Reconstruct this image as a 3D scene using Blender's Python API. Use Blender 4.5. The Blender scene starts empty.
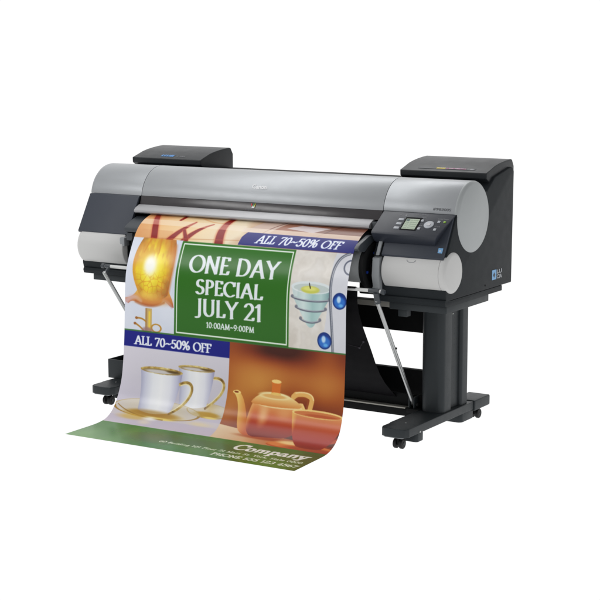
import bpy, bmesh, math, random
import numpy as np
from mathutils import Vector, Matrix, noise
R = math.radians
PI = math.pi
scene = bpy.context.scene
COL = scene.collection

# ------------------------------------------------------------------ materials
def srgb(r, g, b):
    f = lambda c: (c/255/12.92) if c/255 <= .04045 else ((c/255+.055)/1.055)**2.4
    return (f(r), f(g), f(b), 1)

def make_mat(name, col, rough=.5, metal=0., spec=.4, var=.04, bump=0., bscale=900., coat=0., rvar=.06, emit=None, estr=0.):
    m = bpy.data.materials.new(name); m.use_nodes = True
    nt = m.node_tree; b = nt.nodes['Principled BSDF']
    tc = nt.nodes.new('ShaderNodeTexCoord')
    n = nt.nodes.new('ShaderNodeTexNoise'); n.inputs['Scale'].default_value = 7.; n.inputs['Detail'].default_value = 5.
    nt.links.new(tc.outputs['Object'], n.inputs['Vector'])
    mr = nt.nodes.new('ShaderNodeMapRange')
    mr.inputs['To Min'].default_value = 1-var; mr.inputs['To Max'].default_value = 1+var
    nt.links.new(n.outputs['Fac'], mr.inputs['Value'])
    mx = nt.nodes.new('ShaderNodeVectorMath'); mx.operation = 'SCALE'
    mx.inputs[0].default_value = col[:3]
    nt.links.new(mr.outputs['Result'], mx.inputs['Scale'])
    nt.links.new(mx.outputs['Vector'], b.inputs['Base Color'])
    rr = nt.nodes.new('ShaderNodeMapRange')
    rr.inputs['To Min'].default_value = max(.02, rough-rvar); rr.inputs['To Max'].default_value = min(1, rough+rvar)
    n2 = nt.nodes.new('ShaderNodeTexNoise'); n2.inputs['Scale'].default_value = 23.; n2.inputs['Detail'].default_value = 4.
    nt.links.new(tc.outputs['Object'], n2.inputs['Vector'])
    nt.links.new(n2.outputs['Fac'], rr.inputs['Value'])
    nt.links.new(rr.outputs['Result'], b.inputs['Roughness'])
    b.inputs['Metallic'].default_value = metal
    b.inputs['Specular IOR Level'].default_value = spec
    b.inputs['Coat Weight'].default_value = coat
    b.inputs['Coat Roughness'].default_value = .15
    if bump > 0:
        n3 = nt.nodes.new('ShaderNodeTexNoise'); n3.inputs['Scale'].default_value = bscale; n3.inputs['Detail'].default_value = 2.
        nt.links.new(tc.outputs['Object'], n3.inputs['Vector'])
        bp = nt.nodes.new('ShaderNodeBump'); bp.inputs['Strength'].default_value = bump; bp.inputs['Distance'].default_value = .001
        nt.links.new(n3.outputs['Fac'], bp.inputs['Height'])
        nt.links.new(bp.outputs['Normal'], b.inputs['Normal'])
    if emit:
        b.inputs['Emission Color'].default_value = emit; b.inputs['Emission Strength'].default_value = estr
    return m

M = {}
M['silver'] = make_mat('silver_paint', srgb(157, 160, 163), .36, .45, .5, .015, .12, 1400)
M['silver_cap'] = make_mat('silver_cap_paint', srgb(160, 164, 165), .42, .35, .5, .01, .1, 1400)
M['black'] = make_mat('textured_black_plastic', srgb(33, 37, 40), .5, 0, .12, .05, .25, 1100)
M['lid'] = make_mat('satin_black_plastic', srgb(35, 38, 41), .38, 0, .25, .04, .1, 1500)
M['navy'] = make_mat('navy_plastic', srgb(53, 58, 68), .42, 0, .35, .03, .15, 1300)
M['panel'] = make_mat('control_panel_plastic', srgb(42, 46, 55), .36, 0, .45, .03, .08, 1300)
M['gray'] = make_mat('light_gray_plastic', srgb(196, 196, 195), .45, 0, .35, .01, .1, 1200)
M['leg'] = make_mat('stand_dark_gray_steel', srgb(43, 48, 51), .45, .15, .3, .04, .2, 1500)
M['window'] = make_mat('smoked_window_plastic', srgb(52, 49, 51), .2, 0, .5, .03)
M['ledge'] = make_mat('ledge_silver', srgb(166, 166, 168), .45, .5, .5, .02)
M['guide'] = make_mat('output_guide_plastic', srgb(54, 59, 64), .35, 0, .5, .04)
M['deep'] = make_mat('matte_deep_black', srgb(16, 17, 18), .7, 0, .15, .08)
M['rubber'] = make_mat('black_rubber', srgb(18, 19, 20), .55, 0, .3, .1)
M['steel'] = make_mat('satin_rod_steel', srgb(176, 178, 178), .3, .85, .5, .03)
M['rail'] = make_mat('beige_gray_rail', srgb(165, 163, 156), .45, .1, .4, .03)
M['cloth'] = make_mat('black_basket_cloth', srgb(23, 22, 26), .75, 0, .2, .1, .4, 1800)
M['clothline'] = make_mat('gray_cloth_thread', srgb(70, 68, 74), .8, 0, .2)
M['paper'] = make_mat('blank_roll_paper', srgb(186, 190, 192), .5, 0, .3, .02)
M['rod'] = make_mat('pale_coated_rod', srgb(205, 206, 205), .4, .2, .5, .02)
M['bracket'] = make_mat('holder_gray_plastic', srgb(140, 144, 147), .4, 0, .4, .03)
M['white'] = make_mat('white_print', srgb(225, 226, 228), .5)
M['graybtn'] = make_mat('button_gray', srgb(168, 172, 178), .4)
M['dark_print'] = make_mat('dark_print', srgb(62, 64, 68), .5)
M['blue_print'] = make_mat('blue_print', srgb(70, 130, 190), .45)
M['lightblue'] = make_mat('light_blue_print', srgb(120, 170, 215), .45)
M['bluemark'] = make_mat('blue_marker_plastic', srgb(30, 60, 150), .4)
M['yellow'] = make_mat('yellow_print', srgb(205, 185, 60), .5)
M['magenta'] = make_mat('magenta_print', srgb(150, 75, 115), .5)
M['grayprint'] = make_mat('gray_print', srgb(105, 107, 112), .5)
M['magenta2'] = make_mat('pale_magenta_print', srgb(175, 110, 150), .5)
M['grayprint2'] = make_mat('pale_gray_print', srgb(140, 142, 146), .5)
M['model_print'] = make_mat('model_print_gray', srgb(92, 94, 98), .5)
M['greenp'] = make_mat('green_print', srgb(60, 150, 80), .5)
M['redp'] = make_mat('red_print', srgb(190, 60, 60), .5)
M['lcd'] = make_mat('lcd_glass', srgb(160, 175, 152), .25, 0, .5, .06, emit=srgb(150, 180, 140), estr=.03)
M['lcdink'] = make_mat('lcd_ink', srgb(75, 95, 95), .4)
M['lcdink2'] = make_mat('lcd_ink_light', srgb(118, 140, 118), .4)
M['led'] = make_mat('green_lamp', srgb(125, 165, 50), .3, emit=srgb(150, 190, 60), estr=.06)
M['screw'] = make_mat('bright_screw', srgb(190, 192, 190), .3, .8)

def punch(m):
    # rows of small punched holes on the side faces of the web plate
    nt = m.node_tree; b = nt.nodes['Principled BSDF']
    tc = nt.nodes.new('ShaderNodeTexCoord'); sp = nt.nodes.new('ShaderNodeSeparateXYZ'); nt.links.new(tc.outputs['Object'], sp.inputs[0])
    def mth(op, a, b_=None):
        n = nt.nodes.new('ShaderNodeMath'); n.operation = op
        for k, v in enumerate((a, b_)):
            if v is None: continue
            if isinstance(v, (int, float)): n.inputs[k].default_value = v
            else: nt.links.new(v, n.inputs[k])
        return n.outputs[0]
    fy = mth('SUBTRACT', mth('FRACT', mth('MULTIPLY', mth('ADD', sp.outputs['Y'], 1.), 40.)), .5)
    fz = mth('SUBTRACT', mth('FRACT', mth('MULTIPLY', sp.outputs['Z'], 42.)), .5)
    d = mth('SQRT', mth('ADD', mth('MULTIPLY', fy, fy), mth('MULTIPLY', fz, fz)))
    h = mth('LESS_THAN', d, .085)
    src = b.inputs['Base Color'].links[0].from_socket
    mx = nt.nodes.new('ShaderNodeMix'); mx.data_type = 'RGBA'
    nt.links.new(h, mx.inputs[0]); nt.links.new(src, mx.inputs[6]); mx.inputs[7].default_value = (.002, .002, .002, 1)
    nt.links.new(mx.outputs[2], b.inputs['Base Color'])
M['punched'] = make_mat('punched_dark_steel', srgb(40, 45, 48), .45, .15, .3, .04); punch(M['punched'])

# ------------------------------------------------------------------ mesh helpers
def link(o, parent=None):
    COL.objects.link(o)
    if parent is not None: o.parent = parent
    return o

def finish(name, bm, mat, parent=None, smooth=True, angle=35):
    bmesh.ops.recalc_face_normals(bm, faces=bm.faces)
    me = bpy.data.meshes.new(name); bm.to_mesh(me); bm.free()
    if isinstance(mat, (list, tuple)):
        for m in mat: me.materials.append(m)
    else: me.materials.append(mat)
    if smooth:
        for p in me.polygons: p.use_smooth = True
        try: me.set_sharp_from_angle(angle=R(angle))
        except Exception: pass
    return link(bpy.data.objects.new(name, me), parent)

def bev(bm, edges, w, seg=2):
    if w > 0:
        bmesh.ops.bevel(bm, geom=list(edges), offset=w, segments=seg, profile=.6, affect='EDGES', clamp_overlap=True)

def add_box(bm, x0, x1, y0, y1, z0, z1, b=0., seg=2):
    t = bmesh.new()
    vs = [t.verts.new((x, y, z)) for x in (x0, x1) for y in (y0, y1) for z in (z0, z1)]
    for f in ((0,1,3,2),(4,6,7,5),(0,4,5,1),(2,3,7,6),(0,2,6,4),(1,5,7,3)): t.faces.new([vs[i] for i in f])
    bmesh.ops.recalc_face_normals(t, faces=t.faces)
    bev(t, t.edges, b, seg); merge(bm, t)

def merge(bm, t):
    me = bpy.data.meshes.new('tmp'); t.to_mesh(me); t.free(); bm.from_mesh(me); bpy.data.meshes.remove(me)

def add_prism(bm, prof, x0, x1, b=0., seg=2, all_edges=False, ang=25):
    """profile of (y,z) extruded along X"""
    t = bmesh.new()
    A = [t.verts.new((x0, y, z)) for y, z in prof]; B = [t.verts.new((x1, y, z)) for y, z in prof]
    t.faces.new(A); t.faces.new(B[::-1]); n = len(prof)
    for i in range(n): t.faces.new([A[i], B[i], B[(i+1) % n], A[(i+1) % n]])
    bmesh.ops.recalc_face_normals(t, faces=t.faces)
    if b:
        es = [e for e in t.edges if e.calc_face_angle(0) > R(ang)]
        bev(t, es, b, seg)
    merge(bm, t)

def add_zprism(bm, prof, z0, z1, b=0., seg=2, ang=25):
    t = bmesh.new()
    A = [t.verts.new((x, y, z0)) for x, y in prof]; B = [t.verts.new((x, y, z1)) for x, y in prof]
    t.faces.new(A); t.faces.new(B[::-1]); n = len(prof)
    for i in range(n): t.faces.new([A[i], B[i], B[(i+1) % n], A[(i+1) % n]])
    bmesh.ops.recalc_face_normals(t, faces=t.faces)
    if b: bev(t, [e for e in t.edges if e.calc_face_angle(0) > R(ang)], b, seg)
    merge(bm, t)

def add_tube(bm, p, q, r, n=24, b=0.):
    p, q = Vector(p), Vector(q); d = (q-p).normalized()
    a = d.orthogonal().normalized(); c = d.cross(a)
    t = bmesh.new()
    rings = []
    for P in (p, q):
        rings.append([t.verts.new(P + (a*math.cos(2*PI*i/n)+c*math.sin(2*PI*i/n))*r) for i in range(n)])
    for i in range(n): t.faces.new([rings[0][i], rings[0][(i+1) % n], rings[1][(i+1) % n], rings[1][i]])
    t.faces.new(rings[0][::-1]); t.faces.new(rings[1])
    bmesh.ops.recalc_face_normals(t, faces=t.faces)
    if b: bev(t, [e for e in t.edges if e.calc_face_angle(0) > R(50)], b, 3)
    merge(bm, t)

def add_lathe_x(bm, prof, cy, cz, n=64):
    """prof of (x, r) turned round the X axis through (cy,cz)"""
    rings = []
    for x, r in prof:
        if r < 1e-6: rings.append([bm.verts.new((x, cy, cz))])
        else: rings.append([bm.verts.new((x, cy+r*math.cos(2*PI*i/n), cz+r*math.sin(2*PI*i/n))) for i in range(n)])
    for a, b in zip(rings, rings[1:]):
        for i in range(n):
            j = (i+1) % n
            if len(a) == 1 and len(b) == 1: continue
            if len(a) == 1: bm.faces.new([a[0], b[i], b[j]])
            elif len(b) == 1: bm.faces.new([a[i], a[j], b[0]])
            else: bm.faces.new([a[i], a[j], b[j], b[i]])

def rounded_rect(x0, x1, y0, y1, r, n=6):
    """outline; r = (front-left, front-right, back-right, back-left) radii, y0 = front"""
    if not isinstance(r, (list, tuple)): r = (r,)*4
    pts = []
    for (cx, cy, a0, rr) in ((x0, y0, 180, r[0]), (x1, y0, 270, r[1]), (x1, y1, 0, r[2]), (x0, y1, 90, r[3])):
        if rr <= 0: pts.append((cx, cy)); continue
        sx = 1 if cx == x0 else -1; sy = 1 if cy == y0 else -1
        for k in range(n+1):
            a = R(a0+90*k/n); pts.append((cx+sx*rr+rr*math.cos(a), cy+sy*rr+rr*math.sin(a)))
    return pts

def box(name, parent, mat, *a, **k):
    bm = bmesh.new(); add_box(bm, *a, **k); return finish(name, bm, mat, parent)
def prism(name, parent, mat, prof, x0, x1, b=0., seg=2, ang=25):
    bm = bmesh.new(); add_prism(bm, prof, x0, x1, b, seg, ang=ang); return finish(name, bm, mat, parent)
def tube(name, parent, mat, p, q, r, b=0., n=24):
    bm = bmesh.new(); add_tube(bm, p, q, r, n, b); return finish(name, bm, mat, parent)
def thing(name, label, cat, loc=(0, 0, 0), group=None):
    o = bpy.data.objects.new(name, None); o.location = loc; o.empty_display_size = .1; link(o)
    o['label'] = label; o['category'] = cat
    if group: o['group'] = group
    return o

class Frame:
    """flat coordinate frame on a surface: origin, across, up, outward"""
    def __init__(s, o, a, u):
        s.o = Vector(o); s.a = Vector(a).normalized(); s.u = Vector(u).normalized(); s.n = s.a.cross(s.u)
    def p(s, a, u, h=0.): return s.o + s.a*a + s.u*u + s.n*h

def add_plate(bm, F, pts, h0, h1):
    A = [bm.verts.new(F.p(a, u, h0)) for a, u in pts]; B = [bm.verts.new(F.p(a, u, h1)) for a, u in pts]
    n = len(pts); bm.faces.new(A[::-1]); bm.faces.new(B)
    for i in range(n): bm.faces.new([A[i], A[(i+1) % n], B[(i+1) % n], B[i]])
def plate(name, parent, mat, F, pts, h0=-.001, h1=.0012):
    bm = bmesh.new(); add_plate(bm, F, pts, h0, h1); return finish(name, bm, mat, parent)
def rect(a0, a1, u0, u1): return [(a0, u0), (a1, u0), (a1, u1), (a0, u1)]
def disc(a, u, r, n=32): return [(a+r*math.cos(2*PI*i/n), u+r*math.sin(2*PI*i/n)) for i in range(n)]

def lettering(name, parent, mat, F, text, a0, a1, u0, height, shear=0., bold=0., h=.0008):
    """built-in font turned to a thin mesh lying on frame F, fitted between a0 and a1"""
    cu = bpy.data.curves.new('t', 'FONT'); cu.body = text; cu.size = 1.; cu.offset = bold; cu.resolution_u = 3
    o = bpy.data.objects.new('t', cu); COL.objects.link(o)
    bpy.context.view_layer.update()
    me = bpy.data.meshes.new_from_object(o.evaluated_get(bpy.context.evaluated_depsgraph_get()))
    bpy.data.objects.remove(o); bpy.data.curves.remove(cu)
    xs = [v.co.x for v in me.vertices]; x0, x1 = min(xs), max(xs)
    for v in me.vertices:
        y = v.co.y/.70
        a = a0+(v.co.x-x0)/(x1-x0)*(a1-a0) + y*height*shear
        v.co = F.p(a, u0+y*height, h)
    me.name = name; me.materials.clear(); me.materials.append(mat)
    return link(bpy.data.objects.new(name, me), parent)
WORLD_DIM, KEY_W, FILL_W, SIDE_W = .52, 66., 30., 3.
RAIL_T = [0.0, 0.026, 0.0521, 0.0781, 0.1042, 0.1302, 0.1562, 0.1823, 0.2083, 0.2344, 0.2604, 0.2864, 0.3125, 0.3385, 0.3645, 0.3906, 0.4166, 0.4427, 0.4687, 0.4947, 0.5208, 0.5468, 0.5729, 0.5989, 0.6249, 0.651, 0.677, 0.7031, 0.7291, 0.7551, 0.7812, 0.8072, 0.8333, 0.8593, 0.8853, 0.9114, 0.9374, 0.9635, 0.9895, 1.0155, 1.0416, 1.0676, 1.0936, 1.1197, 1.1457, 1.1718, 1.1978, 1.2238, 1.2499, 1.2759, 1.302]
RAIL_L = [(-1.52, -0.2857, 0.8838), (-1.52, -0.3118, 0.8768), (-1.5199, -0.3373, 0.8683), (-1.5198, -0.3618, 0.8571), (-1.5197, -0.3844, 0.8429), (-1.5194, -0.404, 0.8248), (-1.5191, -0.4203, 0.8036), (-1.5188, -0.4343, 0.781), (-1.5184, -0.447, 0.758), (-1.518, -0.4591, 0.7349), (-1.5175, -0.4706, 0.7114), (-1.517, -0.4813, 0.6876), (-1.5164, -0.4906, 0.6632), (-1.5158, -0.4981, 0.6383), (-1.5152, -0.5029, 0.6127), (-1.5145, -0.5065, 0.5868), (-1.5139, -0.5097, 0.5609), (-1.5131, -0.5123, 0.5349), (-1.5124, -0.5145, 0.5088), (-1.5116, -0.5167, 0.4828), (-1.5109, -0.5191, 0.4567), (-1.51, -0.5216, 0.4307), (-1.5092, -0.5242, 0.4047), (-1.5084, -0.5269, 0.3788), (-1.5075, -0.5299, 0.3531), (-1.5066, -0.5331, 0.3275), (-1.5057, -0.5365, 0.3018), (-1.5048, -0.5401, 0.2762), (-1.5038, -0.5444, 0.2508), (-1.5029, -0.5495, 0.2254), (-1.5019, -0.5547, 0.2001), (-1.5009, -0.5608, 0.1751), (-1.4999, -0.5697, 0.151), (-1.4989, -0.5803, 0.1274), (-1.4979, -0.5918, 0.1043), (-1.4969, -0.6053, 0.0824), (-1.4959, -0.6207, 0.0618), (-1.495, -0.6383, 0.0431), (-1.4941, -0.6582, 0.0272), (-1.4935, -0.6809, 0.0159), (-1.4929, -0.7057, 0.009), (-1.4925, -0.7315, 0.0055), (-1.4922, -0.7578, 0.0037), (-1.4919, -0.7841, 0.0028), (-1.4917, -0.8105, 0.0027), (-1.4914, -0.8369, 0.0026), (-1.4912, -0.8633, 0.0026), (-1.4909, -0.8897, 0.0025), (-1.4906, -0.9161, 0.0024), (-1.4903, -0.9424, 0.0022), (-1.49, -0.9688, 0.002)]
RAIL_R = [(-0.385, -0.301, 0.8824), (-0.3849, -0.3248, 0.8746), (-0.3849, -0.348, 0.8655), (-0.3847, -0.37, 0.8537), (-0.3845, -0.3904, 0.8395), (-0.3842, -0.4086, 0.8225), (-0.3838, -0.4251, 0.8037), (-0.3834, -0.439, 0.7827), (-0.3828, -0.4504, 0.7597), (-0.3822, -0.4609, 0.736), (-0.3816, -0.4704, 0.7119), (-0.3808, -0.4789, 0.6875), (-0.3801, -0.4859, 0.6625), (-0.3792, -0.4915, 0.6373), (-0.3784, -0.4964, 0.6119), (-0.3775, -0.4998, 0.5862), (-0.3765, -0.5024, 0.5604), (-0.3755, -0.5049, 0.5346), (-0.3745, -0.5073, 0.5088), (-0.3735, -0.5095, 0.483), (-0.3724, -0.5116, 0.4572), (-0.3713, -0.5137, 0.4314), (-0.3702, -0.5159, 0.4056), (-0.369, -0.5186, 0.3797), (-0.3678, -0.5221, 0.3538), (-0.3665, -0.5258, 0.3279), (-0.3653, -0.5294, 0.302), (-0.364, -0.533, 0.276), (-0.3626, -0.5366, 0.2501), (-0.3613, -0.5408, 0.2243), (-0.3599, -0.5454, 0.1985), (-0.3585, -0.551, 0.1731), (-0.3571, -0.5591, 0.1483), (-0.3556, -0.5684, 0.1239), (-0.3542, -0.5782, 0.0997), (-0.3528, -0.5908, 0.0772), (-0.3514, -0.6074, 0.0575), (-0.3502, -0.627, 0.0406), (-0.3491, -0.6493, 0.0275), (-0.3483, -0.6736, 0.018), (-0.3475, -0.6987, 0.0115), (-0.347, -0.7241, 0.0085), (-0.3466, -0.7498, 0.0075), (-0.3461, -0.7755, 0.0068), (-0.3457, -0.8011, 0.0061), (-0.3453, -0.8268, 0.0054), (-0.3449, -0.8525, 0.0047), (-0.3444, -0.8782, 0.004), (-0.3439, -0.9038, 0.0033), (-0.3435, -0.9295, 0.0027), (-0.343, -0.9552, 0.002)]
# ------------------------------------------------------------------ the printed artwork, computed as print colours on the sheet's own grid
AW, AL = 1.135, RAIL_T[-1]
class Art:
    """canvas in sheet metres: x across from the left edge, s down from the slot"""
    def __init__(self, nx, ns):
        self.nx, self.ns = nx, ns
        self.dx = AW/nx; self.ds = AL/ns
        x = (np.arange(nx)+.5)*self.dx; s = (np.arange(ns)+.5)*self.ds
        self.X, self.S = np.meshgrid(x, s)
        self.C = np.zeros((ns, nx, 3)) + .8
    def sl(self, x0, x1, s0, s1):
        i0 = max(0, int(x0/self.dx)); i1 = min(self.nx, int(x1/self.dx)+2)
        j0 = max(0, int(s0/self.ds)); j1 = min(self.ns, int(s1/self.ds)+2)
        return (slice(j0, max(j0, j1)), slice(i0, max(i0, i1)))
    def put(self, sl, mask, col):
        c = np.asarray(col, float)
        if c.ndim == 1: c = c/255.
        m = np.clip(mask, 0, 1)[..., None]
        self.C[sl] = self.C[sl]*(1-m) + c*m
    def rect(self, x0, x1, s0, s1, col, a=1.):
        sl = self.sl(x0, x1, s0, s1); X, S = self.X[sl], self.S[sl]
        self.put(sl, ((X >= x0) & (X <= x1) & (S >= s0) & (S <= s1))*a, col)
    def polymask(self, pts):
        pts = np.asarray(pts, float)
        sl = self.sl(pts[:, 0].min(), pts[:, 0].max(), pts[:, 1].min(), pts[:, 1].max())
        X, S = self.X[sl], self.S[sl]; ins = np.zeros(X.shape, bool); n = len(pts)
        for i in range(n):
            x1, y1 = pts[i]; x2, y2 = pts[(i+1) % n]
            if y1 == y2: continue
            c = ((y1 > S) != (y2 > S)) & (X < (x2-x1)*(S-y1)/(y2-y1)+x1)
            ins ^= c
        return sl, ins
    def poly(self, pts, col, a=1.):
        sl, m = self.polymask(pts); self.put(sl, m*a, col(self.X[sl], self.S[sl]) if callable(col) else col)
    def ell(self, cx, cs, rx, rs, col, a=1., soft=0., lo=None, hi=None, ring=None):
        k = 1+soft
        sl = self.sl(cx-rx*k, cx+rx*k, cs-rs*k, cs+rs*k); X, S = self.X[sl], self.S[sl]
        d = np.sqrt(((X-cx)/rx)**2+((S-cs)/rs)**2)
        m = np.clip((1+soft-d)/(2*soft), 0, 1) if soft > 0 else (d <= 1)*1.
        if soft > 0: m = m*m*(3-2*m)
        if ring: m = m*(d >= 1-ring)
        if lo is not None: m = m*(S >= lo)
        if hi is not None: m = m*(S <= hi)
        self.put(sl, m*a, col(X, S) if callable(col) else col)
    def stroke(self, pts, w0, w1, col, a=1., soft=0.):
        pts = np.asarray(pts, float); n = len(pts)-1; pad = max(w0, w1)*(1+soft)
        sl = self.sl(pts[:, 0].min()-pad, pts[:, 0].max()+pad, pts[:, 1].min()-pad, pts[:, 1].max()+pad)
        X, S = self.X[sl], self.S[sl]; best = np.full(X.shape, 9.)
        for i in range(n):
            (x1, y1), (x2, y2) = pts[i], pts[i+1]; L = (x2-x1)**2+(y2-y1)**2+1e-12
            t = np.clip(((X-x1)*(x2-x1)+(S-y1)*(y2-y1))/L, 0, 1)
            d = np.hypot(X-x1-t*(x2-x1), S-y1-t*(y2-y1))
            w = (w0+(w1-w0)*(i+t)/n)/2
            best = np.minimum(best, d/w)
        m = (best <= 1)*1. if soft == 0 else np.clip((1+soft-best)/(2*soft), 0, 1)
        self.put(sl, m*a, col(X, S) if callable(col) else col)

_rng = np.random.RandomState(7)
def vnoise(X, S, scale, seed=0, octaves=4):
    rs = np.random.RandomState(seed); out = 0.; amp = .5; tot = 0
    for o in range(octaves):
        g = rs.rand(64, 64); x = X*scale*2**o+o*7.3; y = S*scale*2**o+o*3.1
        xi = np.floor(x).astype(int); yi = np.floor(y).astype(int); fx = x-xi; fy = y-yi
        fx = fx*fx*(3-2*fx); fy = fy*fy*(3-2*fy)
        a = g[yi % 64, xi % 64]; b = g[yi % 64, (xi+1) % 64]; c = g[(yi+1) % 64, xi % 64]; d = g[(yi+1) % 64, (xi+1) % 64]
        out = out+amp*((a*(1-fx)+b*fx)*(1-fy)+(c*(1-fx)+d*fx)*fy); tot += amp; amp *= .5
    return out/tot
def cracks(X, S, scale, w=.16, seed=5):
    # dark joints between irregular cells
    rs = np.random.RandomState(seed); g = rs.rand(64, 64, 2); x = X*scale; y = S*scale
    xi = np.floor(x).astype(int); yi = np.floor(y).astype(int); d1 = np.full(x.shape, 9.); d2 = np.full(x.shape, 9.)
    for i in (-1, 0, 1):
        for j in (-1, 0, 1):
            p = g[(yi+j) % 64, (xi+i) % 64]; d = np.hypot(xi+i+p[..., 0]-x, yi+j+p[..., 1]-y)
            d2 = np.where(d < d1, d1, np.minimum(d2, d)); d1 = np.minimum(d1, d)
    return np.clip(1-(d2-d1)/w, 0, 1)
def ramp(t, stops):
    """t -> colour through (pos, (r,g,b)) stops, 0..255 in, 0..1 out"""
    p = [s[0] for s in stops]; t = np.clip(t, p[0], p[-1])
    return np.stack([np.interp(t, p, [s[1][k]/255. for s in stops]) for k in range(3)], -1)
def bez(*P, n=14):
    P = np.asarray(P, float); out = []
    for k in range(n+1):
        t = k/n; Q = P
        while len(Q) > 1: Q = Q[:-1]*(1-t)+Q[1:]*t
        out.append(tuple(Q[0]))
    return out
def arcp(cx, cy, rx, ry, a0, a1, n=16):
    return [(cx+rx*math.cos(R(a0+(a1-a0)*k/n)), cy+ry*math.sin(R(a0+(a1-a0)*k/n))) for k in range(n+1)]

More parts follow.
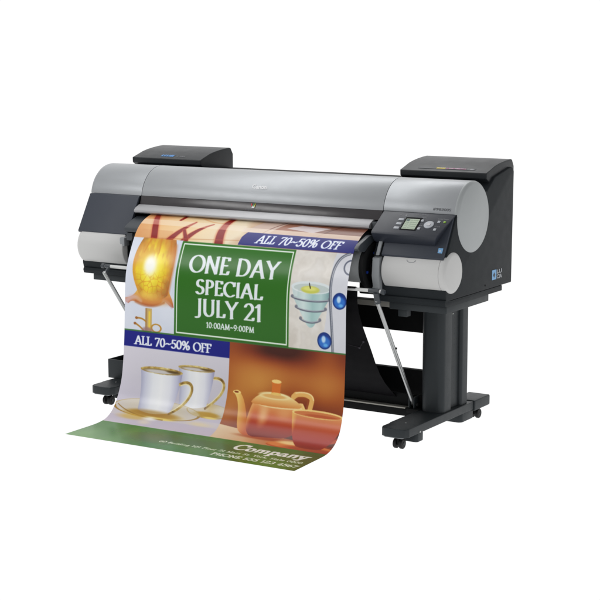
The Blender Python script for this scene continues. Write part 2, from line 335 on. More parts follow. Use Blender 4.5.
# --- broad-nib lettering: every glyph is pen strokes in a box one cap-height tall; V = stem with serifs
def _st(x, y0=0, y1=1): return [(x, y0), (x, y1)]
def _sf(x, y, w=.15): return [(x-w, y), (x+w, y)]
G = {
 'A': (.86, [[(.42, 1), (.08, 0)], [(.44, 1), (.78, 0)], [(.2, .33), (.64, .33)]], [(.08, 0), (.78, 0)]),
 'B': (.62, [_st(.14), [(.14, 1)]+arcp(.3, .76, .2, .24, 90, -90)+[(.14, .52)], [(.14, .52)]+arcp(.32, .26, .24, .26, 90, -90)+[(.14, 0)]], []),
 'C': (.84, [arcp(.48, .5, .4, .5, 48, 312, 28), [(.76, .98), (.76, .74)]], []),
 'D': (.88, [_st(.16), [(.16, .98)]+arcp(.38, .5, .4, .48, 90, -90, 24)+[(.16, .02)]], [(.16, 0), (.16, 1)]),
 'E': (.62, [_st(.16), [(.16, .98), (.52, .98), (.54, .84)], [(.16, .52), (.44, .52)], [(.16, .02), (.55, .02), (.58, .18)]], [(.16, 0), (.16, 1)]),
  'F': (.60, [_st(.16), [(.16, .98), (.54, .98), (.56, .8)], [(.16, .52), (.44, .52)]], [(.16, 0), (.16, 1)]),
 'H': (.86, [_st(.16), _st(.7), [(.16, .52), (.7, .52)]], [(.16, 0), (.16, 1), (.7, 0), (.7, 1)]),
 'I': (.32, [_st(.16)], [(.16, 0), (.16, 1)]),
 'J': (.46, [[(.3, 1), (.3, .14)]+arcp(.14, .06, .16, .2, 0, -120, 8)], [(.3, 1)]),
 'L': (.62, [_st(.16), [(.16, .02), (.55, .02), (.58, .2)]], [(.16, 0), (.16, 1)]),
 'M': (1.02, [[(.14, 0), (.18, 1)], [(.18, 1), (.5, .05)], [(.5, .05), (.84, 1)], [(.84, 1), (.88, 0)]], [(.14, 0), (.88, 0)]),
 'N': (.88, [_st(.15), [(.15, 1), (.73, .02)], _st(.73)], [(.15, 0), (.73, 1)]),
 'O': (.96, [arcp(.48, .5, .42, .5, 0, 360, 40)], []),
 'P': (.64, [_st(.16), [(.16, .98)]+arcp(.32, .73, .24, .25, 90, -90)+[(.16, .48)]], [(.16, 0), (.16, 1)]),
 'S': (.62, [arcp(.32, .745, .21, .245, 35, 250, 16)+arcp(.3, .255, .25, .255, 75, -150, 18)], []),
 'U': (.84, [[(.15, 1), (.15, .32)]+arcp(.42, .3, .27, .3, 180, 360, 16)+[(.69, .32), (.69, 1)]], [(.15, 1), (.69, 1)]),
 'Y': (.78, [[(.06, 1), (.4, .48)], [(.74, 1), (.4, .48)], [(.4, .5), (.4, 0)]], [(.4, 0), (.06, 1), (.74, 1)]),
 '0': (.66, [arcp(.33, .5, .25, .5, 0, 360, 32)], []),
 '1': (.46, [[(.08, .82), (.26, 1), (.26, 0)]], [(.26, 0)]),
 '2': (.66, [arcp(.31, .73, .24, .27, 165, -30, 14)+[(.08, .03), (.58, .03), (.6, .16)]], []),
 '3': (.62, [arcp(.3, .76, .21, .24, 150, -80, 14), arcp(.3, .27, .25, .27, 85, -150, 16)], []),
 '4': (.66, [[(.44, 0), (.44, 1), (.06, .3), (.62, .3)]], [(.44, 0)]),
 '5': (.62, [[(.54, .97), (.17, .97), (.13, .56)], arcp(.29, .31, .26, .31, 120, -150, 18)], []),
 '6': (.64, [arcp(.5, .4, .4, .6, 95, 180, 12), arcp(.33, .3, .24, .3, 0, 360, 24)], []),
 '7': (.62, [[(.07, .84), (.09, .96), (.58, .96), (.22, 0)]], []),
 '9': (.64, [arcp(.14, .6, .4, .6, -85, 0, 12), arcp(.31, .7, .24, .3, 0, 360, 24)], []),
 '%': (1.0, [arcp(.24, .74, .16, .25, 0, 360, 20), arcp(.76, .26, .16, .25, 0, 360, 20), [(.78, 1), (.2, 0)]], []),
 '~': (.72, [[(.06, .38), (.18, .5), (.3, .5), (.42, .4), (.54, .4), (.66, .5)]], []),
 ':': (.3, [[(.15, .08), (.15, .1)], [(.15, .58), (.15, .6)]], []), '.': (.26, [[(.13, .04), (.13, .06)]], []), ',': (.26, [[(.14, .06), (.08, -.12)]], []),
 ' ': (.36, [], []),
 'a': (.56, [[(.10, .47), (.18, .57), (.30, .58), (.40, .46), (.40, .08), (.50, .02)], [(.40, .34), (.22, .30)]+arcp(.20, .15, .13, .14, 90, 330, 12)+[(.40, .10)]], []),
 'd': (.58, [arcp(.24, .25, .19, .26, 0, 360, 18), [(.44, 1), (.44, .04), (.52, .02)]], []),
 'e': (.5, [arcp(.26, .28, .19, .28, -40, -350, 18)+[(.1, .3)]], []),
 'g': (.54, [arcp(.25, .3, .18, .25, 0, 360, 18), [(.43, .56), (.43, -.12)]+arcp(.26, -.14, .17, .16, 0, -150, 10)], []),
 'i': (.3, [[(.14, .58), (.14, 0)], [(.14, .86), (.14, .88)]], [(.14, 0)]),
 'k': (.56, [_st(.14), [(.46, .58), (.14, .25)], [(.24, .34), (.5, 0)]], [(.14, 0)]),
 'l': (.3, [_st(.14)], [(.14, 0)]),
 'm': (.9, [[(.14, .58), (.14, 0)], [(.14, .44)]+arcp(.3, .42, .15, .16, 150, 0, 8)+[(.45, 0)], [(.45, .42)]+arcp(.61, .42, .15, .16, 150, 0, 8)+[(.76, 0)]], []),
 'n': (.62, [[(.14, .58), (.14, 0)], [(.14, .42)]+arcp(.31, .42, .16, .16, 150, 0, 8)+[(.47, 0)]], []),
 'o': (.56, [arcp(.27, .29, .21, .29, 0, 360, 22)], []),
 'p': (.6, [[(.14, .6), (.14, -.3)], arcp(.33, .29, .19, .29, 150, -150, 18)], [(.14, -.3)]),
 'r': (.44, [[(.14, .58), (.14, 0)], [(.14, .4), (.26, .56), (.38, .54)]], [(.14, 0)]),
 't': (.38, [[(.17, .86), (.17, .08), (.26, .01), (.36, .06)], [(.04, .58), (.34, .58)]], []),
 'u': (.6, [[(.12, .58), (.12, .18)]+arcp(.27, .17, .15, .17, 180, 340, 8), [(.45, .58), (.45, 0)]], []),
 'y': (.56, [[(.08, .58), (.28, 0)], [(.5, .58), (.22, -.26), (.06, -.26)]], [(.08, .58), (.5, .58)]),
}
def letter(art, text, x0, x1, base, cap, T=.17, t=.07, shear=0., serif=.13, gap=.03, col=(232, 234, 236), slope=0.):
    tot = sum(G[c][0]+gap for c in text)-gap; wid = (x1-x0)/tot       # metres per glyph unit
    pen = 0.; nibw = T*wid/2; nibh = t*cap/2; kk = .22*nibh/nibw*2
    for ch in text:
        adv, strokes, sf = G[ch]
        sts = [(s, 1.) for s in strokes]+([(_sf(x, y, serif), .8) for x, y in sf] if serif > 0 else [])
        for st, k in sts:
            P = [(x0+(pen+px)*wid+py*cap*shear, base-py*cap+slope*(pen+px)*wid) for px, py in st]
            a = np.asarray(P); sl = art.sl(a[:, 0].min()-nibw, a[:, 0].max()+nibw, a[:, 1].min()-nibh*2, a[:, 1].max()+nibh*2)
            X, S = art.X[sl]/nibw, (art.S[sl]+kk*art.X[sl])/(nibh*k); best = np.full(X.shape, 99.)
            for (xa, ya), (xb, yb) in zip(P, P[1:]):
                xa, xb, ya, yb = xa/nibw, xb/nibw, (ya+kk*xa)/(nibh*k), (yb+kk*xb)/(nibh*k)
                L = (xb-xa)**2+(yb-ya)**2+1e-9
                q = np.clip(((X-xa)*(xb-xa)+(S-ya)*(yb-ya))/L, 0, 1)
                best = np.minimum(best, np.abs(X-xa-q*(xb-xa))**3+np.abs(S-ya-q*(yb-ya))**3)
            art.put(sl, (best <= 1)*1., col)
        pen += adv+gap

def paint():
    A = Art(1360, 1554)
    X, S = A.X, A.S
    # top picture: cream boards with dark red branches, brown floor tiles at the right
    A.rect(0, 1.2, -.1, .172, (224, 196, 160))
    sl = A.sl(0, 1.2, 0, .171); n = vnoise(X[sl], S[sl]*2, 6, 3)
    A.put(sl, np.ones_like(n), ramp(X[sl]/1.135+.12*(n-.5), [(0, (206, 156, 112)), (.12, (222, 184, 140)), (.3, (226, 204, 170)), (.48, (224, 208, 182)), (.52, (205, 180, 155)), (.6, (180, 150, 130)), (1, (150, 118, 102))]))
    A.rect(.0, .2, .128, .172, (200, 148, 104), .45)
    for P, w0, w1 in ((((.036, -.01), (.052, .05), (.098, .10), (.112, .185)), .026, .034), (((.20, -.01), (.206, .02), (.196, .05)), .022, .016),
                      (((.285, .064), (.26, .10), (.215, .145), (.185, .185)), .014, .030), (((.385, .068), (.345, .095), (.30, .135), (.262, .185)), .010, .028),
                      (((.255, .120), (.268, .14), (.285, .168)), .016, .020), (((.462, -.01), (.440, .05), (.448, .11), (.462, .185)), .030, .044)):
        P = bez(*P)
        A.stroke(P, w0*1.3, w1*1.25, (190, 104, 72), .6, soft=.3); A.stroke(P, w0*.8, w1, (128, 24, 22), .96, soft=.14)
    A.ell(.06, .02, .10, .025, (150, 92, 58), .5, soft=.9); A.ell(.33, .01, .12, .016, (168, 122, 84), .6, soft=.9); A.rect(-.1, .56, .060, .098, (238, 222, 204), .45)  # the long pale rect paints a gloss highlight across the branches
    A.stroke([(.02, .175), (.56, .150)], .006, .004, (176, 120, 84), .5, soft=.6)
    A.stroke(bez((.30, .02), (.33, .04), (.385, .06), (.43, .05)), .010, .006, (206, 160, 120), .8, soft=.6)
    for k, (a, b, c) in enumerate(((.60, .72, (196, 176, 166)), (.72, .80, (150, 108, 92)), (.80, .93, (132, 92, 78)), (.93, 1.2, (118, 84, 72)))):
        A.poly([(a+.04, -.01), (b+.04, -.01), (b-.03, .10), (a-.03, .10)], c, .8)
    A.poly([(.76, .055), (.82, .022), (.97, .03), (.90, .075)], (205, 196, 198), .85)
    A.stroke([(1.02, 0), (.93, .1)], .006, .006, (90, 50, 40), .8, soft=.4); A.stroke([(.74, 0), (.66, .1)], .006, .006, (100, 60, 50), .7, soft=.4)
    A.rect(.55, 1.2, .072, .101, (226, 208, 192), .75)  # painted gloss band, carried on over the tiles
    # dark blue bar, slanted left end
    A.poly([(.585, .101), (1.2, .101), (1.2, .1705), (.560, .1705), (.567, .13)], (8, 16, 112))
    letter(A, 'ALL 70~50% OFF', .645, 1.062, .155, .040, T=.22, t=.12, shear=.30, serif=.13, gap=.05, col=(225, 230, 240))
    # lamp picture
    m = A.sl(0, .275, .172, .5915); n = vnoise(X[m], S[m], 5, 9)
    A.put(m, np.ones_like(n), ramp(n, [(.2, (196, 201, 216)), (.8, (214, 218, 230))]))
    def lampcol(x, s):
        d = np.hypot((x-.135)/.10, (s-.30)/.13); n = vnoise(x, s, 22, 5)
        c = ramp(d+.25*(n-.5), [(0, (255, 252, 225)), (.22, (250, 238, 150)), (.5, (240, 218, 88)), (.8, (226, 194, 70)), (1., (204, 158, 76)), (1.35, (178, 124, 84))])
        k = cracks(x+.01*vnoise(x, s, 30, 3), s, 38)*np.clip((s-.31)/.09, 0, .6)
        c = c*(1-k[..., None])+np.array((196, 118, 56))/255.*k[..., None]
        c = c*(1-.14*np.clip((vnoise(x, s, 26, 19, 3)-.45)*4, 0, 1)[..., None]*np.clip(d-.35, 0, 1)[..., None])
        k = np.clip((vnoise(x, s*.35, 40, 17, 3)-.56)*5, 0, .55)*np.clip((.34-s)/.1, 0, 1)
        return c*(1-k[..., None])+np.array((196, 138, 66))/255.*k[..., None]
    lamp = bez((.055, .172), (.022, .25), (.012, .33), (.062, .395), (.078, .430))+bez((.078, .430), (.11, .462), (.19, .462), (.232, .425))+bez((.235, .42), (.245, .37), (.262, .29), (.258, .22), (.235, .172))
    def flare(x, s):
        return ramp((s-.41)/.075+.25*(vnoise(x, s, 30, 4)-.5), [(0, (214, 176, 100)), (.35, (196, 136, 88)), (.7, (176, 106, 72)), (1, (150, 84, 60))])
    A.poly(bez((.070, .405), (.055, .435), (.03, .445), (.002, .450))+[(.004, .468), (.020, .474)]+bez((.020, .474), (.05, .440), (.08, .475), (.14, .494), (.19, .470), (.21, .450))+bez((.21, .450), (.235, .450), (.245, .478), (.268, .474))+bez((.268, .474), (.262, .44), (.250, .425), (.240, .405)), flare)
    A.poly(lamp, lampcol)
    for a, b, al in ((.10, .078, .5), (.155, .16, .35), (.21, .225, .5)):
        A.stroke([(a, .172), (b, .24)], .010, .004, (190, 120, 50), al, soft=.8)
    A.stroke(bez((.058, .20), (.032, .27), (.035, .34), (.070, .40)), .012, .010, (205, 150, 62), .55, soft=.8)
    A.stroke(bez((.242, .20), (.262, .27), (.252, .34), (.238, .42)), .016, .010, (185, 122, 70), .6, soft=.8)
    A.ell(.125, .295, .030, .040, (255, 255, 244), .95, soft=.6)
    A.stroke(bez((.012, .462), (.05, .428), (.088, .458)), .026, .016, (206, 184, 192), .75, soft=.6); A.stroke(bez((.215, .452), (.24, .452), (.258, .474)), .020, .012, (190, 164, 170), .6, soft=.6)
    A.stroke(bez((.060, .462), (.14, .494), (.215, .456)), .012, .010, (150, 84, 52), .7, soft=.7)
    A.ell(.150, .452, .085, .018, (206, 150, 84), .75, soft=.9); A.ell(.13, .43, .05, .015, (240, 206, 110), .5, soft=.9)
    A.rect(.114, .150, .488, .5915, (190, 164, 112)); A.rect(.114, .124, .488, .5915, (156, 126, 92), .8); A.rect(.132, .142, .50, .5915, (232, 200, 84), .8)
    for P in ([(.07, .535), (.10, .532), (.118, .548)], [(.06, .56), (.09, .572), (.11, .592)]): A.stroke(bez(*P), .008, .007, (170, 130, 60), 1, soft=.2)
    A.ell(.175, .572, .030, .020, (176, 136, 66), 1, ring=.3); A.ell(.066, .535, .008, .006, (150, 105, 60)); A.ell(.058, .56, .008, .006, (150, 105, 60))
    A.ell(.125, .585, .030, .014, (150, 120, 120), .8, soft=.4)
    # green sale panel, slightly lighter at the top as painted gloss
    m = A.sl(.272, .861, .1735, .5915)
    n = vnoise(X[m], S[m], 4, 2)
    A.put(m, np.ones_like(n), ramp((S[m]-.17)/.42+.05*(n-.5), [(0, (58, 112, 42)), (.4, (54, 106, 34)), (1, (52, 104, 34))]))
    g = (226, 234, 228)
    for a in ((.281, .852, .183, .1885), (.281, .852, .5765, .582), (.281, .286, .183, .582), (.847, .852, .183, .582)): A.rect(*a, g)
    letter(A, 'ONE DAY', .337, .795, .309, .075, T=.20, t=.075, serif=.03, gap=.03, col=(222, 228, 234))
    letter(A, 'SPECIAL', .383, .727, .4015, .062, T=.21, t=.08, serif=.03, gap=.04, col=(222, 228, 234))
    letter(A, 'JULY 21', .383, .727, .4945, .071, T=.20, t=.075, serif=.03, gap=.04, col=(222, 228, 234))
    letter(A, '10:00AM~9:00PM', .442, .688, .544, .023, T=.2, t=.13, serif=.12, gap=.06, col=(222, 228, 234))
    # candle picture
    m = A.sl(.861, 1.2, .1735, .5915); n = vnoise(X[m], S[m], 9, 21, 5)
    A.put(m, np.ones_like(n), ramp(n, [(.25, (200, 194, 186)), (.42, (218, 213, 206)), (.5, (208, 203, 196)), (.8, (230, 228, 225))]))
    A.poly(bez((1.01, .60), (1.05, .45), (1.06, .33), (1.043, .24), (1.06, .173))+[(1.2, .173), (1.2, .60)], (202, 205, 216), .75)
    def glass(x, s):
        return ramp((x-.88)/.17+.1*(vnoise(x, s, 18, 8)-.5), [(0, (172, 190, 190)), (.3, (200, 216, 214)), (.55, (158, 186, 184)), (.8, (176, 200, 198)), (1, (128, 154, 156))])
    A.poly([(.868, .325), (1.062, .335), (1.046, .385), (.990, .478)]+bez((.990, .478), (.966, .515), (.942, .478))+[(.885, .385)], glass)
    A.ell(.965, .330, .098, .026, (212, 220, 222), 1); A.ell(.965, .333, .085, .019, (186, 196, 194), 1)
    A.ell(.960, .339, .045, .016, (190, 192, 104), 1, soft=.15); A.ell(.957, .335, .032, .009, (214, 214, 134), .9, soft=.4)
    A.stroke([(.960, .333), (.953, .312)], .005, .004, (60, 50, 40))
    A.rect(.872, .900, .34, .37, (230, 236, 236), .35)
    for (a, b, sv) in ((.872, 1.058, .377), (.893, 1.040, .419), (.915, 1.014, .466)):
        c, r = (a+b)/2, (b-a)/2
        A.stroke(bez((a, sv-.004), (a+.02, sv+.009), (c, sv+.014), (b-.02, sv+.009), (b, sv-.004)), .0085, .0085, (108, 112, 122), 1, soft=.2)
        A.stroke(bez((a+.005, sv-.003), (c, sv+.017), (b-.005, sv-.003)), .0028, .0028, (205, 208, 214), .7, soft=.3)
        A.ell(a+.003, sv-.006, .007, .007, (120, 122, 132), .9, soft=.3); A.ell(b-.003, sv-.006, .007, .007, (120, 122, 132), .9, soft=.3)
    wire = bez((1.12, .173), (1.055, .19), (1.043, .27), (1.055, .35), (1.068, .44), (1.074, .592), n=24)
    A.stroke(wire, .013, .012, (98, 102, 112), 1, soft=.2); A.stroke([(x+.0015, y) for x, y in wire], .004, .004, (190, 192, 200), .8)
    A.ell(1.138, .232, .034, .034, (104, 108, 122), 1, ring=.22)
    for cx, cs, r in ((1.103, .375, .033), (1.034, .545, .034)):
        A.ell(cx, cs, r, r*1.05, (30, 64, 128)); A.ell(cx, cs+.006, r*.8, r*.7, (70, 128, 200), .8, soft=.3)
        A.ell(cx-.004, cs-.006, r*.28, r*.42, (190, 215, 240), .95, soft=.4); A.ell(cx, cs, r, r*1.05, (28, 56, 110), .8, ring=.14)
        A.ell(cx+.006, cs+.018, r*.3, r*.2, (120, 180, 230), .8, soft=.5)
    A.rect(0, 1.2, .5885, .5945, (58, 104, 52), .9)
    # second blue bar
    A.rect(-.1, .566, .5945, .6640, (25, 33, 122))
    letter(A, 'ALL 70~50% OFF', .060, .470, .6515, .037, T=.22, t=.11, serif=.13, gap=.035, col=(226, 230, 240))
    # cups picture
    sb = 1.046
    m = A.sl(0, .566, .6645, sb); x, s = X[m], S[m]; n = vnoise(x, s, 7, 31, 4)
    A.put(m, np.ones_like(n), ramp((s-.66)/.38+.22*(n-.5), [(0, (206, 202, 212)), (.3, (202, 198, 208)), (.62, (190, 185, 198)), (1, (196, 186, 198))]))
    A.rect(0, .566, .955, .985, (214, 206, 196), .35)
    def cup(cx, w, s0, s1, curve):
        def c(x, s):
            u = (x-(cx-w/2+curve*(s-s0)))/(w-.3*curve*(s-s0)*2)
            return ramp(u+.0*s, [(0, (166, 166, 188)), (.10, (194, 195, 212)), (.3, (230, 231, 238)), (.5, (242, 242, 246)), (.72, (228, 228, 238)), (.88, (190, 190, 210)), (1, (150, 148, 174))])
        return c
    def shade(x, s, c0, c1, s0, s1):
        k = np.clip((s-s0)/(s1-s0), 0, 1)[..., None]; return c0*(1-k)+c1*k
    gold = lambda x, s: ramp(vnoise(x, s, 30, 14), [(.2, (112, 88, 52)), (.45, (176, 150, 92)), (.65, (214, 196, 140)), (.8, (240, 230, 196))])
    def saucer(cx, cs, rx, rs):
        A.ell(cx, cs, rx, rs, lambda x, s: ramp((x-cx)/rx*.5+.5+.3*(vnoise(x, s, 14, 44)-.5), [(0, (206, 198, 184)), (.3, (212, 200, 168)), (.5, (198, 168, 96)), (.75, (210, 198, 164)), (1, (204, 196, 186))]), .62)
        A.ell(cx, cs, rx, rs, (176, 150, 92), .7, ring=.035)
        A.ell(cx, cs, rx, rs, (150, 116, 50), .85, ring=.06, lo=cs)
        A.ell(cx-.01, cs+rs*.55, rx*.62, rs*.42, (176, 138, 52), .8, soft=.3); A.ell(cx+rx*.15, cs+rs*.9, rx*.3, rs*.14, (232, 208, 130), .9, soft=.5)
    saucer(.49, .905, .115, .034)
    A.stroke(bez((.478, .762), (.56, .74), (.575, .80), (.52, .85), (.468, .895)), .0135, .011, gold, 1); A.stroke(bez((.482, .766), (.553, .75), (.563, .80), (.514, .846), (.47, .885)), .004, .004, (242, 228, 180), .8)
    A.poly([(.302, .724), (.494, .728), (.470, .886)]+bez((.470, .886), (.39, .915), (.33, .896)), cup(.398, .19, .72, .9, .12))
    A.ell(.398, .728, .097, .013, gold); A.ell(.398, .7300, .086, .0085, (150, 132, 98)); A.ell(.385, .7315, .06, .006, (205, 202, 206), .85, soft=.3); A.ell(.45, .728, .03, .004, (96, 78, 48), .8, soft=.4)
    saucer(.225, .935, .232, .048)
    A.poly([(.10, .752), (.326, .757), (.298, .940)]+bez((.298, .940), (.21, .972), (.128, .944)), cup(.213, .226, .75, .95, .12))
    A.ell(.213, .757, .114, .016, gold); A.ell(.213, .7600, .102, .0105, (146, 128, 92)); A.ell(.20, .762, .07, .0075, (206, 203, 208), .85, soft=.3); A.ell(.275, .757, .035, .005, (90, 72, 44), .8, soft=.4)
    A.stroke(bez((.318, .806), (.392, .765), (.412, .83), (.365, .895), (.296, .945)), .0155, .0125, gold, 1); A.stroke(bez((.322, .810), (.386, .778), (.400, .83), (.357, .89), (.30, .932)), .005, .005, (244, 230, 184), .85)
    A.ell(.21, .955, .11, .016, (150, 112, 44), .65, soft=.6); A.stroke(bez((.015, .93), (.08, .97), (.18, .984), (.28, .982)), .004, .006, (140, 106, 48), .8, soft=.4)
    A.ell(.12, .988, .07, .016, (206, 166, 70), .6, soft=.6); A.ell(.215, .985, .028, .010, (244, 240, 230), .9, soft=.9); A.ell(.200, 1.012, .026, .014, (226, 212, 188), .6, soft=.9); A.ell(.47, .975, .05, .010, (226, 206, 160), .6, soft=.9)
    # teapot picture
    m = A.sl(.566, 1.2, .5945, sb+.02); x, s = X[m], S[m]; n = vnoise(x, s, 3.2, 52, 3)
    d = np.exp(-(((x-.90)/.26)**2+((s-.73)/.09)**2)); d2 = np.exp(-(((x-.62)/.12)**2+((s-.80)/.13)**2)); dk = np.exp(-(((x-.80)/.14)**2+((s-.61)/.05)**2))
    d3 = np.exp(-(((x-1.10)/.10)**2+((s-.70)/.10)**2)); d4 = np.exp(-(((x-1.12)/.09)**2+((s-.93)/.06)**2))
    t = .43+.40*d+.34*d2-.42*dk+.12*d3-.2*d4+.75*(n-.5)-.15*np.clip((s-.9)/.1, 0, 1)
    A.put(m, np.ones_like(n), ramp(t, [(0, (74, 36, 24)), (.25, (122, 62, 36)), (.5, (160, 96, 50)), (.75, (192, 136, 76)), (1, (216, 172, 108))]))
    A.poly([(.566, .955), (.70, .968), (1.2, 1.0), (1.2, 1.07), (.566, 1.07)], lambda x, s: ramp((x-.566)/.55+.2*(vnoise(x, s, 9, 3)-.5), [(0, (226, 200, 170)), (.25, (214, 176, 140)), (.5, (190, 130, 90)), (1, (130, 62, 36))]), .95)
    def pot(x, s, s0=.80, s1=.995):
        v = (s-s0)/(s1-s0); u = np.abs((x-.815)/.14)
        c = ramp(v, [(0, (255, 228, 176)), (.12, (232, 178, 122)), (.4, (204, 122, 78)), (.66, (164, 66, 34)), (1, (120, 32, 14))])
        e = np.clip((u-.72)/.28, 0, 1)[..., None]**1.5
        return c*(1-e*.85)+np.array((252, 222, 150))/255.*e*.85
    A.ell(.80, .998, .12, .012, (150, 60, 24), .7, soft=.5)
    A.stroke(bez((.708, .965), (.645, .95), (.665, .85), (.615, .806)), .060, .024, lambda x, s: ramp((x-.62)/.08, [(0, (236, 196, 124)), (.5, (214, 150, 88)), (1, (186, 102, 54))]))
    A.ell(.614, .804, .020, .008, (244, 208, 140)); A.ell(.612, .803, .011, .004, (130, 70, 40))
    A.poly(bez((.705, .826), (.672, .90), (.684, .96), (.728, .992))+[(.75, .998), (.885, .984)]+bez((.90, .978), (.975, .93), (.985, .87), (.942, .815)), pot)
    A.ell(.760, .885, .020, .040, (250, 214, 168), .55, soft=.9); A.ell(.86, .87, .03, .02, (240, 190, 140), .35, soft=.9)
    A.stroke(bez((.700, .836), (.76, .852), (.86, .850), (.938, .838)), .006, .006, (255, 232, 180), .8, soft=.5)
    A.stroke([(.895, .792), (.905, .782)]+bez((.905, .782), (.985, .768), (.984, .80))+[(.976, .850)], .024, .022, (226, 176, 112)); A.stroke([(.91, .80)]+bez((.918, .793), (.968, .784), (.966, .805))+[(.960, .85)], .007, .007, (150, 84, 46), .9, soft=.3); A.stroke([(.905, .775)]+bez((.92, .771), (.985, .762), (.991, .795)), .005, .005, (255, 228, 176), .8, soft=.5)
    A.poly(bez((.690, .836), (.712, .800), (.76, .772), (.84, .772), (.90, .798), (.94, .828))+[(.93, .838)]+bez((.93, .838), (.82, .850), (.70, .842)), lambda x, s: ramp((s-.765)/.08, [(0, (255, 236, 190)), (.4, (248, 218, 160)), (1, (206, 136, 80))]))
    A.ell(.802, .799, .075, .015, (250, 232, 180), .9, soft=.2); A.ell(.80, .801, .060, .009, (216, 160, 100), .8, soft=.3)
    A.poly([(.786, .790), (.787, .752), (.784, .742), (.80, .734), (.828, .738), (.832, .748), (.829, .758), (.828, .790)], (206, 122, 62)); A.ell(.808, .738, .024, .008, (246, 206, 140)); A.ell(.808, .790, .026, .006, (238, 196, 124))
    # saucer and cup in front
    A.ell(1.01, 1.028, .175, .030, (176, 84, 40)); A.ell(1.0, 1.022, .165, .024, (212, 134, 78), .9, soft=.1); A.ell(.94, 1.004, .06, .012, (246, 214, 160), .85, soft=.5); A.ell(1.05, 1.035, .12, .020, (140, 50, 24), .7, soft=.4)
    def cupc(x, s):
        v = (s-.85)/.17; c = ramp(v, [(0, (224, 164, 116)), (.25, (196, 112, 76)), (.5, (172, 78, 50)), (.72, (160, 50, 24)), (1, (132, 36, 14))])
        u = np.clip((.925-x)/.02, 0, 1)[..., None]; return c*(1-u*.6)+np.array((244, 206, 120))/255.*u*.6
    A.stroke(bez((1.125, .885), (1.175, .88), (1.16, .95), (1.115, .965)), .02, .02, (176, 84, 44))
    A.poly([(.897, .850)]+bez((.897, .850), (.902, .92), (.93, .985), (.975, 1.020))+bez((.975, 1.02), (1.03, 1.035), (1.09, 1.02))+bez((1.09, 1.02), (1.125, .96), (1.138, .91), (1.140, .858)), cupc)
    A.ell(1.018, .852, .122, .017, (246, 208, 142)); A.ell(1.018, .854, .112, .012, (200, 128, 84)); A.ell(1.04, .858, .08, .006, (176, 92, 56), .8, soft=.3)
    # green foot band, left paler as painted gloss reflection, with the company lines
    m = A.sl(0, 1.2, sb, 1.4); x, s = X[m], S[m]; n = vnoise(x, s*.6, 5, 61, 4)
    A.put(m, np.clip((s-sb)/.004, 0, 1)*1., ramp(n*.8+.25*x-.2, [(.0, (92, 136, 66)), (.3, (68, 116, 44)), (.5, (60, 92, 30)), (.75, (58, 76, 22)), (1, (48, 64, 20))]))
    A.ell(.36, 1.16, .10, .07, (96, 84, 40), .45, soft=.8); A.ell(.62, 1.15, .16, .05, (40, 82, 44), .5, soft=.8); A.ell(.48, 1.26, .1, .03, (60, 130, 110), .25, soft=.8)
    letter(A, 'Company', .742, 1.092, 1.148, .068, T=.20, t=.14, shear=.0, serif=.10, gap=.03, col=(235, 236, 228))
    letter(A, '60 Building 101 Floor 21 Main St. York, State 0000', .418, 1.108, 1.205, .021, T=.19, t=.16, shear=.0, serif=.1, gap=.1, col=(214, 218, 204))
    letter(A, 'PHONE 555 123 4567', .715, 1.118, 1.262, .030, T=.20, t=.14, shear=.0, serif=.12, gap=.07, col=(222, 225, 214))
    return A
# ------------------------------------------------------------------ camera
CAM = dict(f=1577.5692, loc=(2.8347, -5.9857, 1.6493), yaw=32.0503, pitch=9.2848, roll=-.1101)
def make_camera():
    a, e, r = R(CAM['yaw']), R(CAM['pitch']), R(CAM['roll'])
    fwd = Vector((-math.sin(a)*math.cos(e), math.cos(a)*math.cos(e), -math.sin(e)))
    right = Vector((math.cos(a), math.sin(a), 0)); up = right.cross(fwd)
    r2 = right*math.cos(r)+up*math.sin(r); u2 = up*math.cos(r)-right*math.sin(r)
    cd = bpy.data.cameras.new('camera'); cd.sensor_width = 36; cd.sensor_fit = 'HORIZONTAL'; cd.lens = CAM['f']/600*36
    cd.clip_start = .1; cd.clip_end = 500
    co = bpy.data.objects.new('camera', cd); COL.objects.link(co)
    m = Matrix((r2, u2, -fwd)).transposed().to_4x4(); m.translation = Vector(CAM['loc'])
    co.matrix_world = m; scene.camera = co
make_camera()

# ------------------------------------------------------------------ light: a white studio, dimmer behind the camera, with softboxes
w = bpy.data.worlds.new('World'); scene.world = w; w.use_nodes = True
nt = w.node_tree; bg = nt.nodes['Background']
tc = nt.nodes.new('ShaderNodeTexCoord'); dp = nt.nodes.new('ShaderNodeVectorMath'); dp.operation = 'DOT_PRODUCT'
dp.inputs[1].default_value = (-.53, .848, 0)
nt.links.new(tc.outputs['Generated'], dp.inputs[0])
cr = nt.nodes.new('ShaderNodeMapRange'); cr.interpolation_type = 'SMOOTHSTEP'
cr.inputs['From Min'].default_value = .45; cr.inputs['From Max'].default_value = .85
cr.inputs['To Min'].default_value = WORLD_DIM; cr.inputs['To Max'].default_value = 1.03
nt.links.new(dp.outputs['Value'], cr.inputs['Value'])
nt.links.new(cr.outputs['Result'], bg.inputs['Strength']); bg.inputs['Color'].default_value = (1, 1, 1, 1)
def softbox(name, loc, target, sx, sy, power, col=(1, 1, 1)):
    ld = bpy.data.lights.new(name, 'AREA'); ld.shape = 'RECTANGLE'; ld.size = sx; ld.size_y = sy; ld.energy = power; ld.color = col
    o = bpy.data.objects.new(name, ld); COL.objects.link(o); o.location = loc
    o.rotation_euler = (Vector(target)-Vector(loc)).to_track_quat('-Z', 'Y').to_euler()
softbox('overhead_softbox', (-2.3, .15, 3.6), (-1.6, -.1, .9), 5.2, 1.3, KEY_W)
softbox('front_left_softbox', (-3.35, -3.55, 2.85), (-.95, -.3, .6), 2.6, .55, FILL_W)
softbox('right_softbox', (4.2, -1.2, 2.4), (0, 0, .6), 1.2, 1.6, SIDE_W)
